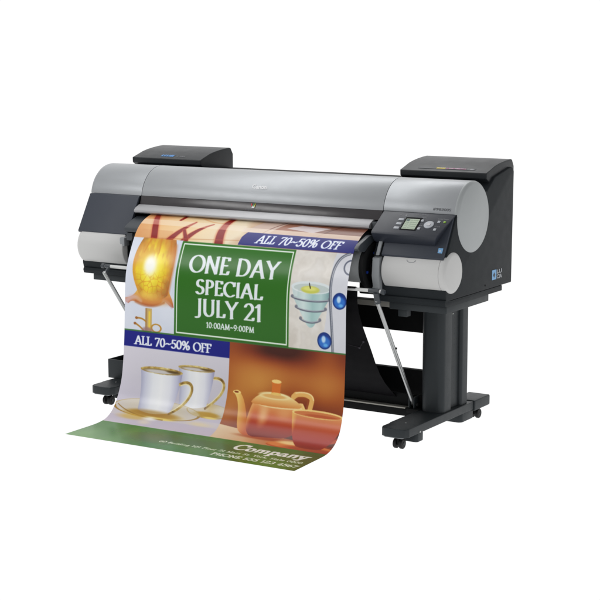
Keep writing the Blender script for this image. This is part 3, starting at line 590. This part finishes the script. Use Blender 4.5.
scene.view_settings.view_transform = 'Standard'; scene.view_settings.look = 'None'
scene.view_settings.exposure = 0; scene.view_settings.gamma = 1
scene.render.resolution_x = scene.render.resolution_y = 1024
scene.cycles.max_bounces = 6

# ------------------------------------------------------------------ the setting: a white floor, made to glow so that no shadows show
fm = bpy.data.materials.new('self_lit_white'); fm.use_nodes = True; b = fm.node_tree.nodes['Principled BSDF']
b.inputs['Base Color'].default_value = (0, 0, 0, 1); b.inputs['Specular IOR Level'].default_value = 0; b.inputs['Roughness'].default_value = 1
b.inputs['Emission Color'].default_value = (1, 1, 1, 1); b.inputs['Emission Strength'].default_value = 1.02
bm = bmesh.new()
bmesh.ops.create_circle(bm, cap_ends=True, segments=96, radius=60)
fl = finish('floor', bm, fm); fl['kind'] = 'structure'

# ------------------------------------------------------------------ the printer
P = thing('large_format_printer', 'wide silver and black large format inkjet printer on a wheeled dark stand', 'printer', (-.95, -.1, 0))
_inv = Matrix.Translation(-P.location)
_old_link = link
def link(o, parent=None):
    COL.objects.link(o)
    if parent is not None:
        o.parent = parent
        if parent.type == 'EMPTY': o.matrix_parent_inverse = Matrix.Translation(-parent.location)
    return o
XW = -1.893
CY, CZ, CR = -.11, .935, .15                                   # axis and radius of the silver barrel
# end housings and middle body
hous = [(-.345, .612), (.284, .612), (.290, 1.095), (.286, 1.108), (.262, 1.118), (.10, 1.085), (.02, 1.03), (-.05, 1.06), (-.15, 1.065), (-.235, 1.0), (-.262, .950), (-.352, .785), (-.352, .64)]
rh = prism('side_housing', P, M['black'], hous, -.335, 0, b=.006)
lh = prism('side_housing', P, M['black'], hous, XW+.006, -1.62, b=.006)
prism('body', P, M['deep'], [(-.19, .64), (-.19, .90), (-.235, .93), (-.235, .98), (-.1, 1.05), (0, 1.06), (.06, 1.062), (.285, 1.055), (.285, .60), (.02, .60)], -1.622, -.333, b=.004)

def arc_prof(a0, a1, r0, r1, n=28):
    o = [(CY-r1*math.cos(R(a0+(a1-a0)*k/n)), CZ+r1*math.sin(R(a0+(a1-a0)*k/n))) for k in range(n+1)]
    i = [(CY-r0*math.cos(R(a0+(a1-a0)*k/n)), CZ+r0*math.sin(R(a0+(a1-a0)*k/n))) for k in range(n+1)]
    return o+i[::-1]
pr = arc_prof(8.4, 150, .136, CR)
# the three silver covers, seams open between them
prism('top_cover', P, M['silver'], pr, -1.6055, -.3425, b=.0015, ang=50)
prism('end_cover', P, M['silver'], arc_prof(8.4, 175, .136, CR), -.3405, -.012, b=.0015, ang=50)
le = arc_prof(8.4, 150, .10, CR)
bm = bmesh.new(); n = 28                                        # left cover closes in a soft rounded end
prof = [(XW+.030+.0, .0)]
rings = []
for x, r in [(-1.6075, CR), (XW+.002, CR), (XW-.010, CR-.003), (XW-.018, CR-.010), (XW-.022, CR-.022), (XW-.023, .07)]:
    rings.append([bm.verts.new((x, CY-r*math.cos(R(8.4+(165-8.4)*k/n)), CZ+r*math.sin(R(8.4+(165-8.4)*k/n)))) for k in range(n+1)])
for a, b_ in zip(rings, rings[1:]):
    for k in range(n): bm.faces.new([a[k], a[k+1], b_[k+1], b_[k]])
bm.faces.new(rings[-1]); bm.faces.new(rings[0][::-1]); bm.faces.new([r[0] for r in rings][::-1]); bm.faces.new([r[-1] for r in rings])
lcov = finish('end_cover', bm, M['silver'], P)
bm = bmesh.new()
add_lathe_x(bm, [(-.012, 0), (-.012, CR), (-.006, CR+.0), (-.001, CR-.002), (.004, CR-.008), (.006, CR-.013), (.0065, 0)], CY, CZ, 128)
finish('barrel_cap', bm, M['silver_cap'], P, angle=60)
# writing on the silver cover
def cover_frame(x, z):
    a = math.asin((z-CZ)/CR); nrm = Vector((0, -math.cos(a), math.sin(a)))
    return Frame((x, CY-CR*math.cos(a), z), (1, 0, 0), Vector((1, 0, 0)).cross(nrm)*-1)
F = cover_frame(-1.012, 1.024); lettering('logo', P, M['white'], F, 'Canon', 0, .076, -.010, .020, shear=-.22, bold=.04)
F = cover_frame(-.113, .972); lettering('model_mark', P, M['model_print'], F, 'iPF8300S', .002, .084, -.002, .0105, shear=.1, bold=.015)

# navy front panels
nav = [(-.258, .9565), (-.270, .9535), (-.3635, .790), (-.360, .782), (-.345, .780)]
prism('front_panel', lh, M['navy'], nav, XW-.007, -1.612, b=.002)
prism('front_panel', rh, M['navy'], nav, -.291, -.008, b=.002)
prism('panel_post', rh, M['bracket'], [(-.300, .905), (-.366, .785), (-.374, .785), (-.312, .905)], -.312, -.297, b=.002)

# front window strip and the bright ledge beneath it
prism('window_strip', P, M['window'], [(-.256, .957), (-.262, .955), (-.276, .918), (-.22, .918)], -1.605, -.343, b=.001)
lp = [(-.262, .919), (-.279, .919), (-.309, .905), (-.318, .896), (-.318, .888), (-.311, .882), (-.27, .880)]
prism('output_ledge', P, M['ledge'], lp, -1.607, -.375, b=.0025, seg=3)
box('ledge_end', P, M['guide'], -.374, -.345, -.300, -.235, .845, .912, b=.006)
gd = prism('output_guide', P, M['guide'], [(-.235, .866), (-.300, .866), (-.335, .855), (-.383, .832), (-.393, .824), (-.395, .806), (-.36, .798), (-.235, .798)], -1.605, -.392, b=.003, seg=3)
prism('guide_latch', gd, M['guide'], [(-.335, .862), (-.355, .860), (-.432, .832), (-.452, .815), (-.44, .803), (-.395, .797), (-.315, .836)], -.372, -.350, b=.005, seg=3)
prism('guide_clip', gd, M['guide'], [(-.30, .80), (-.30, .765), (-.33, .75), (-.385, .765), (-.385, .80)], -1.60, -1.565, b=.004)

# emblem under the window strip
F = Frame((-.992, -.2695, .939), (1, 0, 0), (0, .35, .93))
em = plate('emblem', P, M['greenp'], F, [(.001, .0), (.008, .011), (.012, .017), (.011, .0), (.006, -.004)], .0005, .0015)
plate('emblem_leaf', em, M['yellow'], F, [(.013, .0), (.015, .017), (.018, .012), (.016, -.002)], .0005, .0015)
plate('emblem_petal', em, M['redp'], F, [(-.004, .004), (-.006, .016), (.001, .012), (.003, 0)], .0005, .0015)
plate('emblem_stalk', em, M['white'], F, [(.001, -.006), (.004, .006), (.008, -.002), (.013, .007), (.016, -.006)], .001, .002)
lettering('emblem_caption', em, M['grayprint'], F, 'imagePROGRAF', -.030, .048, -.016, .006)

# ink tank covers
tank = [(.039, 1.104), (.08, 1.1165), (.12, 1.129), (.16, 1.137), (.20, 1.1425), (.245, 1.147), (.283, 1.149), (.294, 1.146), (.312, 1.118), (.312, 1.035), (.085, 1.035), (.060, 1.068), (.040, 1.080)]
def tank_top(y):
    pts = tank[:7]; return float(np.interp(y, [p[0] for p in pts], [p[1] for p in pts]))
for x0, x1, side in ((-.425, -.012, 'R'), (XW+.004, -1.488, 'L')):
    t = prism('ink_tank_cover', P, M['lid'], tank, x0, x1, b=.004, seg=3, ang=40)
    y0 = .055; F = Frame((x0, y0, tank_top(y0)), (1, 0, 0), (0, .955, .29))
    if side == 'R':
        st = plate('colour_strip', t, M['dark_print'], F, rect(.075, .345, .008, .026), .0003, .0012)
        plate('yellow_patch', st, M['yellow'], F, rect(.162, .205, .011, .023), .001, .0018)
        for k, (a, b_, mm) in enumerate(((.208, .222, 'magenta'), (.226, .250, 'magenta'), (.254, .276, 'magenta2'), (.280, .302, 'magenta'), (.306, .318, 'grayprint'), (.321, .338, 'grayprint2'))):
            plate('colour_patch', st, M[mm], F, rect(a, b_, .0115, .0225), .001, .0018)
        lettering('strip_lettering', st, M['white'], F, 'Y M C BK PC PM', .165, .300, .014, .006, h=.0024)
    else:
        st = lettering('lid_lettering', t, M['blue_print'], F, 'R G B MBK', .152, .228, .010, .020, bold=.09, h=.0012)
        lettering('lid_lettering', t, M['grayprint'], F, 'L', .242, .253, .012, .012, bold=.04, h=.0012)
        lettering('lid_lettering', t, M['grayprint'], F, 'LOCK', .262, .290, .012, .012, bold=.04, h=.0012)

# control panel: sloping top with screen and keys, fascia under it
cp0, cp1 = Vector((0, -.268, .957)), Vector((0, -.372, .884))
bm = bmesh.new()
sec = [((-.262, .9565), -.002), ((-.268, .957), -.002), ((-.372, .884), -.030), ((-.376, .876), -.034), ((-.350, .842), -.052), ((-.330, .832), -.060), ((-.30, .832), -.060)]
A_ = [bm.verts.new((-.334, y, z)) for (y, z), x in sec]; B_ = [bm.verts.new((x, y, z)) for (y, z), x in sec]
bm.faces.new(A_); bm.faces.new(B_[::-1])
for i in range(len(sec)): bm.faces.new([A_[i], B_[i], B_[(i+1) % len(sec)], A_[(i+1) % len(sec)]])
bmesh.ops.recalc_face_normals(bm, faces=bm.faces); bev(bm, [e for e in bm.edges if e.calc_face_angle(0) > R(30)], .003, 3)
cp = finish('control_panel', bm, M['panel'], P)
CF = Frame(cp0, (1, 0, 0), cp0-cp1); CL = (cp0-cp1).length
def cpt(x, t): return (x, -t*CL)
def crect(x0, x1, t0, t1, sk=.0): return [cpt(x0-sk, t1), cpt(x1-sk, t1), cpt(x1, t0), cpt(x0, t0)]
sf = plate('screen_frame', cp, M['deep'], CF, crect(-.212, -.138, .24, .86), -.001, .0015)
sc = plate('screen', sf, M['lcd'], CF, crect(-.205, -.145, .32, .81), .001, .0022)
plate('screen_mark', sc, M['lcdink'], CF, crect(-.203, -.189, .345, .43), .002, .0027)
for t in (.36, .47, .56, .65, .74):
    lettering('screen_text', sc, M['lcdink2'], CF, 'Ready  A0 oversize', -.186 if t < .4 else -.202, -.148, -t*CL-.005, .006, h=.0026)
def button(name, x, t, w, h_, mat=None, rise=.003):
    bm = bmesh.new(); pts = [(x-w/2, -t*CL-h_/2), (x+w/2, -t*CL-h_/2), (x+w/2, -t*CL+h_/2), (x-w/2, -t*CL+h_/2)]
    add_plate(bm, CF, pts, -.001, rise); bmesh.ops.recalc_face_normals(bm, faces=bm.faces); bev(bm, bm.edges, .0012, 2)
    return finish(name, bm, mat or M['graybtn'], cp)
for t in (.37, .575, .78): button('menu_key', -.229+(.37-t)*.0, t, .024, .012)
for x, t in ((-.1315, .37), (-.128, .75), (-.0555, .75), (-.056, .38)): button('small_key', x, t, .012, .012)
button('status_lamp', -.031, .37, .010, .009, M['led'])
bm = bmesh.new(); add_plate(bm, CF, disc(-.0935, -.54*CL, .0215, 40), -.001, .003); bmesh.ops.recalc_face_normals(bm, faces=bm.faces); bev(bm, [e for e in bm.edges if e.calc_face_angle(0) > 1], .0012, 2)
dl = finish('navigation_dial', bm, M['graybtn'], cp)
bm = bmesh.new(); add_plate(bm, CF, disc(-.0935, -.54*CL, .0085, 28), .002, .0045); finish('dial_button', bm, M['ledge'], dl)
for x0, x1, t, s in ((-.248, -.240, .16, 'O'), (-.222, -.214, .17, 'I'), (-.175, -.165, .10, 'A'), (-.150, -.120, .10, 'Online'), (-.142, -.120, .24, 'Menu'), (-.135, -.118, .62, 'OK'), (-.066, -.046, .25, 'Load'), (-.042, -.018, .25, 'Power'), (-.064, -.040, .62, 'Cut')):
    lettering('key_caption', cp, M['grayprint2'], CF, s, x0, x1, -t*CL, .0055)
# blue mark on the front panel
nf = Vector((0, -.270, .9535))-Vector((0, -.3635, .790))
F = Frame((-.030, -.3490, .8165), (1, 0, 0), nf)
bs = plate('blue_sticker', rh, M['lightblue'], F, rect(-.008, .012, -.008, .014), -.001, .0012)
lettering('sticker_star', bs, M['white'], F, 'e', -.003, .007, -.002, .010, h=.0018)

# gray round covers at both ends
GY, GZ, GR = -.296, .724, .086
bm = bmesh.new()
add_lathe_x(bm, [(-.286, 0), (-.286, GR-.012), (-.283, GR-.004), (-.277, GR), (-.0215, GR), (-.0205, GR-.002), (-.0195, GR-.002), (-.0185, GR), (-.004, GR), (.003, GR-.003), (.008, GR-.010), (.0095, GR-.016), (.010, 0)], GY, GZ, 96)
rcv = finish('round_front_cover', bm, M['gray'], P, angle=50)
bm = bmesh.new()
for k in range(10):
    a0, a1 = PI+PI*k/10, PI+PI*(k+1)/10
    def q_(a):
        x = -.150+.020*math.cos(a); t_ = R(134)-math.sin(a)*.13
        return (x, GY+(GR+.0005)*math.cos(t_+R(0)+R(10)), GZ+(GR+.0005)*math.sin(t_+R(10)))
    add_tube(bm, q_(a0), q_(a1), .0011, 8)
finish('finger_notch', bm, M['bracket'], rcv)
bm = bmesh.new()
add_lathe_x(bm, [(-1.622, 0), (-1.622, GR+.002), (-1.626, GR+.006), (XW+.018, GR+.006), (XW+.004, GR+.001), (XW-.006, GR-.012), (XW-.010, GR-.035), (XW-.011, 0)], GY, GZ-.003, 96)
finish('round_front_cover', bm, M['gray'], P, angle=50)
box('cover_catch', P, M['bracket'], -1.640, -1.612, -.385, -.345, .735, .775, b=.006)

# roll holder arm, tray steps
prism('roll_holder_arm', P, M['bracket'], [(-.345, .78), (-.378, .775), (-.385, .70), (-.375, .655), (-.39, .638), (-.35, .632), (-.31, .66), (-.30, .76)], -.325, -.292, b=.004, seg=3)
box('roll_holder_base', P, M['deep'], -.412, -.322, -.335, -.20, .612, .672, b=.006)
for x0, x1, y1 in ((-.315, -.001, .19), (XW+.012, -1.60, .19)):
    prism('base_tray', P, M['black'], [(-.352, .618), (-.357, .608), (-.352, .592), (-.335, .588), (y1, .588), (y1, .6115), (-.30, .6115)], x0, x1, b=.003)
for x0, x1 in ((-.268, -.003), (XW+.055, -1.60)):
    box('base_tray', P, M['leg'], x0, x1, -.335, .06, .560, .5885, b=.003)
box('tray_tab', P, M['leg'], -.232, -.190, -.325, -.29, .530, .5605, b=.003)
box('tray_tab', P, M['leg'], -1.66, -1.62, -.325, -.28, .530, .5605, b=.003)
tube('side_screw', rh, M['deep'], (-.002, .018, .632), (.0012, .018, .632), .004)
# sticker on the right side
F = Frame((.0003, .083, .646), (0, 1, 0), (0, 0, 1))
ss = plate('side_sticker', rh, M['lightblue'], F, rect(0, .042, 0, .042), -.001, .0008)
plate('sticker_drop', ss, M['dark_print'], F, [(.010, .02), (.02, .032), (.03, .02), (.02, .008)], .0006, .0014)
lettering('sticker_lettering', ss, M['graybtn'], F, 'LU', .046, .096, .0235, .0165, bold=.03)
lettering('sticker_lettering', ss, M['graybtn'], F, 'CIA', .046, .098, .0015, .0165, bold=.03)

# ------------------------------------------------------------------ the stand, part of the printer
def caster(x, y, parent, yaw=0.):
    bm = bmesh.new()
    for s in (-1, 1): add_tube(bm, (x+s*.006, y, .0225), (x+s*.021, y, .0225), .0215, 28, .004)
    c = finish('caster', bm, M['rubber'], parent)
    bm = bmesh.new(); add_tube(bm, (x, y+.012, .030), (x, y+.012, .060), .009); add_box(bm, x-.006, x+.006, y-.014, y+.020, .018, .050, b=.003)
    finish('caster_fork', bm, M['deep'], c)
    bm = bmesh.new(); add_tube(bm, (x-.0225, y, .0225), (x+.0225, y, .0225), .006); finish('axle', bm, M['leg'], c)
def stand_side(xc, s):
    lg = None
    x0, x1 = xc-.055, xc+.053
    bm = bmesh.new(); add_zprism(bm, rounded_rect(x0, x1, -.152, -.060, (.035, .030, .012, .012), 8), .096, .5605, b=.0)
    lg = finish('stand_leg', bm, M['leg'], P, angle=40)
    bm = bmesh.new(); add_zprism(bm, rounded_rect(x0+.004, x1-.001, .030, .106, (.012, .015, .022, .022), 8), .096, .5605)
    finish('rear_column', bm, M['leg'], lg, angle=40)
    bm = bmesh.new(); add_box(bm, x0+.02, x1-.016, -.062, .032, .097, .5600); finish('web_plate', bm, M['punched'], lg)
    tube('leg_screw', lg, M['screw'], (x1-.017, -.035, .508), (x1-.012, -.035, .508), .003)
    box('leg_bracket', lg, M['leg'], xc-.050, xc+.030, -.172, -.07, .530, .5600, b=.003)
    ft = None
    f0, f1 = xc-.065, xc+.063
    bm = bmesh.new()
    add_zprism(bm, [(f0+.004, -.400), (f0+.004, -.462), (f0+.012, -.482), (f0+.030, -.490), (f1-.034, -.490), (f1-.012, -.484), (f1, -.462), (f1, .132), (f0, .132), (f0, -.395)], .060, .0955, b=.006, seg=3)
    ft = finish('foot', bm, M['leg'], P, angle=50)
    box('foot_end', ft, M['leg'], f0+.028, f1+.006, .136, .290, .052, .0985, b=.008, seg=3)
    bm = bmesh.new(); add_zprism(bm, rounded_rect(f0+.045, f1-.004, -.385, -.325, .012, 4), .022, .0602, b=.004); finish('levelling_pad', bm, M['leg'], ft)
    bm = bmesh.new(); add_zprism(bm, rounded_rect(f0+.03, f1-.004, .02, .15, .02, 4), .020, .0602, b=.004); finish('levelling_pad', bm, M['leg'], ft)
    tube('foot_screw', ft, M['screw'], (xc+.0, -.375, .0945), (xc+.0, -.375, .0975), .004)
    tube('foot_screw', ft, M['screw'], (f1-.004, -.370, .066), (f1+.002, -.370, .066), .004)
    box('foot_light_strip', ft, M['bracket'], f0+.025, f1-.02, -.484, -.46, .0565, .0605, b=.001)
    caster(xc+.000, -.430, ft); caster(xc+.030, .222, ft)
stand_side(-.164, 1)
stand_side(-1.685, -1)
# cross members between the legs
XA, XB = -1.63, -.2195
box('cross_beam', P, M['deep'], XA, XB, .00, .09, .402, .5195, b=.003)
box('rear_rail', P, M['rail'], XA+.05, -.335, -.14, -.105, .528, .552, b=.003)
box('lower_panel', P, M['deep'], XA, XB, .0, .03, .095, .2365, b=.003)
box('lower_apron', P, M['deep'], XA, -.235, -.098, -.086, .0965, .150, b=.002)
box('lower_cross_bar', P, M['deep'], XA, -.232, -.13, -.085, .058, .090, b=.003)
box('cross_bar_lit_top', P, M['rail'], XA+.01, -.300, -.128, -.090, .0895, .096, b=.002)  # pale strip stands in for light falling on the bar's top

# the output basket: cloth on a front bar, carried by two struts
BY, BZ = -.452, .650
bk = tube('basket_bar', P, M['rod'], (-1.675, BY, BZ), (-.236, BY, BZ), .0075, b=.002)
tube('bar_cap', bk, M['guide'], (-.240, BY, BZ), (-.224, BY, BZ-.004), .0105, b=.003)
tube('bar_cap', bk, M['guide'], (-1.69, BY, BZ), (-1.672, BY, BZ), .0115, b=.003)
for xs, top, bot in ((-.262, (-.452, .612), (-.122, .112)), (-1.648, (-.490, .628), (-.085, .110))):
    st = tube('basket_strut', P, M['steel'], (xs, *top), (xs, *bot), .0085, b=.002)
    bm = bmesh.new(); k = 1. if xs > -1 else .62
    add_tube(bm, (xs, top[0]+.010*k, top[1]-.014*k), (xs, BY-.004, BZ-.006), .0125*k, b=.002); add_tube(bm, (xs-.036*k, BY, BZ), (xs+.014*k, BY, BZ), .0105 if k == 1 else .009, b=.002)
    finish('strut_joint', bm, M['guide'], st)
    box('strut_foot', st, M['leg'], xs-.014, xs-.009, bot[0]-.022, bot[0]+.022, .090, .150, b=.002)
    box('strut_foot', st, M['leg'], xs+.010, xs+.015, bot[0]-.022, bot[0]+.022, .090, .150, b=.002)
    tube('pivot_pin', st, M['rubber'], (xs-.018, bot[0], bot[1]+.002), (xs+.024, bot[0], bot[1]+.002), .010, b=.002)
    box('strut_base', st, M['deep'], xs-.020, xs+.040, bot[0]-.030, bot[0]+.030, .080, .100, b=.003)
    tube('strut_pin', st, M['rubber'], (xs+.006, -.30, .388) if xs > -1 else (xs+.006, -.31, .415), (xs+.012, -.30, .388) if xs > -1 else (xs+.012, -.31, .415), .0045)
# cloth
cl = [(BY-.010, BZ+.004), (BY, BZ+.0105), (BY+.010, BZ), (-.4435, .60), (-.428, .545), (-.405, .50), (-.372, .445), (-.330, .378), (-.288, .308), (-.250, .258), (-.205, .212), (-.155, .172), (-.10, .132), (-.05, .108), (-.015, .100)]
bm = bmesh.new(); nx = 60; rows = []
import itertools
def cat(pts, k):
    out = []
    for i in range(len(pts)-1):
        for j in range(k):
            t = j/k; out.append((pts[i][0]*(1-t)+pts[i+1][0]*t, pts[i][1]*(1-t)+pts[i+1][1]*t))
    return out+[pts[-1]]
cc = cat(cl, 4)
for i, (y, z) in enumerate(cc):
    k = math.sin(PI*i/len(cc))
    rows.append([bm.verts.new((-1.535+j/nx*(1.535-.358), y+.006*k*math.sin(j*.55+i*.11)*noise.noise(Vector((j*.09, i*.05, 0))), z+.0)) for j in range(nx+1)])
for a, b_ in zip(rows, rows[1:]):
    for j in range(nx): bm.faces.new([a[j], a[j+1], b_[j+1], b_[j]])
bmesh.ops.solidify(bm, geom=bm.faces[:], thickness=.0012)
ck = finish('basket_cloth', bm, M['cloth'], bk)
# thin stitched line with two snaps on the cloth
bm = bmesh.new()
def cz(y): return float(np.interp(y, [p[0] for p in cl[4:]], [p[1] for p in cl[4:]]))
for (xa, ya), (xb, yb) in (((-.46, -.338), (-.408, -.332)), ((-.408, -.332), (-.378, -.352))):
    add_tube(bm, (xa, ya-.003, cz(ya)), (xb, yb-.003, cz(yb)), .0007, 6)
for x, y in ((-.408, -.332), (-.378, -.352)): add_tube(bm, (x, y-.001, cz(y)), (x, y-.006, cz(y)-.001), .0042, 14)
finish('cloth_stitching', bm, M['clothline'], ck)
# accessory pocket at the left foot
bm = bmesh.new()
x0, x1, y0, y1, z0, z1 = -1.778, -1.665, -.315, -.15, .097, .186
for a in ((x0, x1, y0, y0+.005, z0, z1), (x0, x1, y1-.005, y1, z0, z1), (x0, x0+.005, y0+.0045, y1-.0045, z0, z1), (x1-.005, x1, y0+.0045, y1-.0045, z0, z1), (x0+.0045, x1-.0045, y0+.0045, y1-.0045, z0, z0+.005)): add_box(bm, *a, b=.001)
finish('accessory_pocket', bm, M['leg'], P)

# ------------------------------------------------------------------ roll of paper under the guide
RY, RZ = -.325, .730
rl = thing('paper_roll', 'white roll of blank printing paper held between black flanges behind the banner', 'paper roll', (-.95, RY, RZ))
bm = bmesh.new(); add_lathe_x(bm, [(-1.53, 0), (-1.53, .072), (-.368, .072), (-.368, 0)], RY, RZ, 72); finish('wound_paper', bm, M['paper'], rl, angle=40)
for x0, x1, s in ((-.368, -.346, 1), (-1.552, -1.53, -1)):
    bm = bmesh.new(); add_lathe_x(bm, [(x0, 0), (x0, .093), (x0+.003, .096), (x1-.003, .096), (x1, .092), (x1, .070), (x1-.006, .066), (x1-.006, 0)], RY, RZ, 64)
    fg = finish('flange', bm, M['deep'], rl, angle=40)
    xo = x1 if s > 0 else x0
    tube('hub', fg, M['rubber'], (xo-.008, RY, RZ), (xo+s*.022, RY, RZ), .022, b=.003)
    for a in (60, 180, 300):
        y, z = RY+.055*math.cos(R(a+20)), RZ+.055*math.sin(R(a+20))
        tube('blue_marker', fg, M['bluemark'], (xo-.007, y, z), (xo-.001, y, z), .006)

# ------------------------------------------------------------------ the printed banner
def build_banner():
    art = paint(); C = art.C
    nx, ns = 680, 777
    C = C.reshape(ns, 2, nx, 2, 3).mean((1, 3))
    C = np.concatenate([C[:, :1], (C[:, 1:]+C[:, :-1])/2, C[:, -1:]], 1); C = np.concatenate([C[:1], (C[1:]+C[:-1])/2, C[-1:]], 0)
    C = np.clip(C, 0, 1); g = C.mean(-1, keepdims=True); C = np.clip(g+(C-g)*1.10, 0, 1); C = C*.62+.38*(C*C*(3-2*C))
    lin = np.where(C <= .04045, C/12.92, ((C+.055)/1.055)**2.4)
    t = np.array(RAIL_T); L = np.array(RAIL_L); Rr = np.array(RAIL_R)
    s = np.linspace(0, AL, ns+1)
    # smooth interpolation of both edges
    def rail(Q):
        out = np.stack([np.interp(s, t, Q[:, k]) for k in range(3)], 1)
        for _ in range(80): out[1:-1] = (out[:-2]+2*out[1:-1]+out[2:])/4
        return out
    l, r = rail(L), rail(Rr)
    a = np.linspace(0, 1, nx+1)
    XYZ = np.zeros((ns+1, nx+1, 3)); XYZ[:] = l[:, None, :]*(1-a[None, :, None])+r[:, None, :]*a[None, :, None]
    co = XYZ.reshape(-1, 3)
    idx = np.arange((ns+1)*(nx+1)).reshape(ns+1, nx+1)
    q = np.stack([idx[:-1, :-1], idx[1:, :-1], idx[1:, 1:], idx[:-1, 1:]], -1).reshape(-1, 4)
    me = bpy.data.meshes.new('printed_sheet')
    me.vertices.add(len(co)); me.vertices.foreach_set('co', co.ravel().astype(np.float32))
    me.loops.add(q.size); me.loops.foreach_set('vertex_index', q.ravel().astype(np.int32))
    me.polygons.add(len(q)); me.polygons.foreach_set('loop_start', np.arange(0, q.size, 4, dtype=np.int32)); me.polygons.foreach_set('loop_total', np.full(len(q), 4, np.int32))
    me.polygons.foreach_set('use_smooth', np.ones(len(q), bool))
    me.update(calc_edges=True)
    at = me.color_attributes.new('print', 'FLOAT_COLOR', 'POINT')
    at.data.foreach_set('color', np.concatenate([lin.reshape(-1, 3), np.ones((len(co), 1))], 1).ravel().astype(np.float32))
    m = bpy.data.materials.new('glossy_printed_paper'); m.use_nodes = True; nt = m.node_tree; b = nt.nodes['Principled BSDF']
    vc = nt.nodes.new('ShaderNodeVertexColor'); vc.layer_name = 'print'
    geo = nt.nodes.new('ShaderNodeNewGeometry'); mx = nt.nodes.new('ShaderNodeMix'); mx.data_type = 'RGBA'
    nt.links.new(geo.outputs['Backfacing'], mx.inputs[0]); nt.links.new(vc.outputs['Color'], mx.inputs[6]); mx.inputs[7].default_value = (.7, .7, .7, 1)
    nt.links.new(mx.outputs[2], b.inputs['Base Color'])
    b.inputs['Roughness'].default_value = .23; b.inputs['Specular IOR Level'].default_value = .27
    m2 = nt.nodes.new('ShaderNodeTexNoise'); m2.inputs['Scale'].default_value = 2.2; bp = nt.nodes.new('ShaderNodeBump'); bp.inputs['Strength'].default_value = .25; bp.inputs['Distance'].default_value = .01
    tcn = nt.nodes.new('ShaderNodeTexCoord'); nt.links.new(tcn.outputs['Object'], m2.inputs['Vector'])
    nt.links.new(m2.outputs['Fac'], bp.inputs['Height']); nt.links.new(bp.outputs['Normal'], b.inputs['Normal'])
    me.materials.append(m)
    o = bpy.data.objects.new('printed_banner', me); COL.objects.link(o)
    o['label'] = 'glossy printed sale banner with lamp, cups and teapot pictures curling onto the floor'; o['category'] = 'banner'
build_banner()
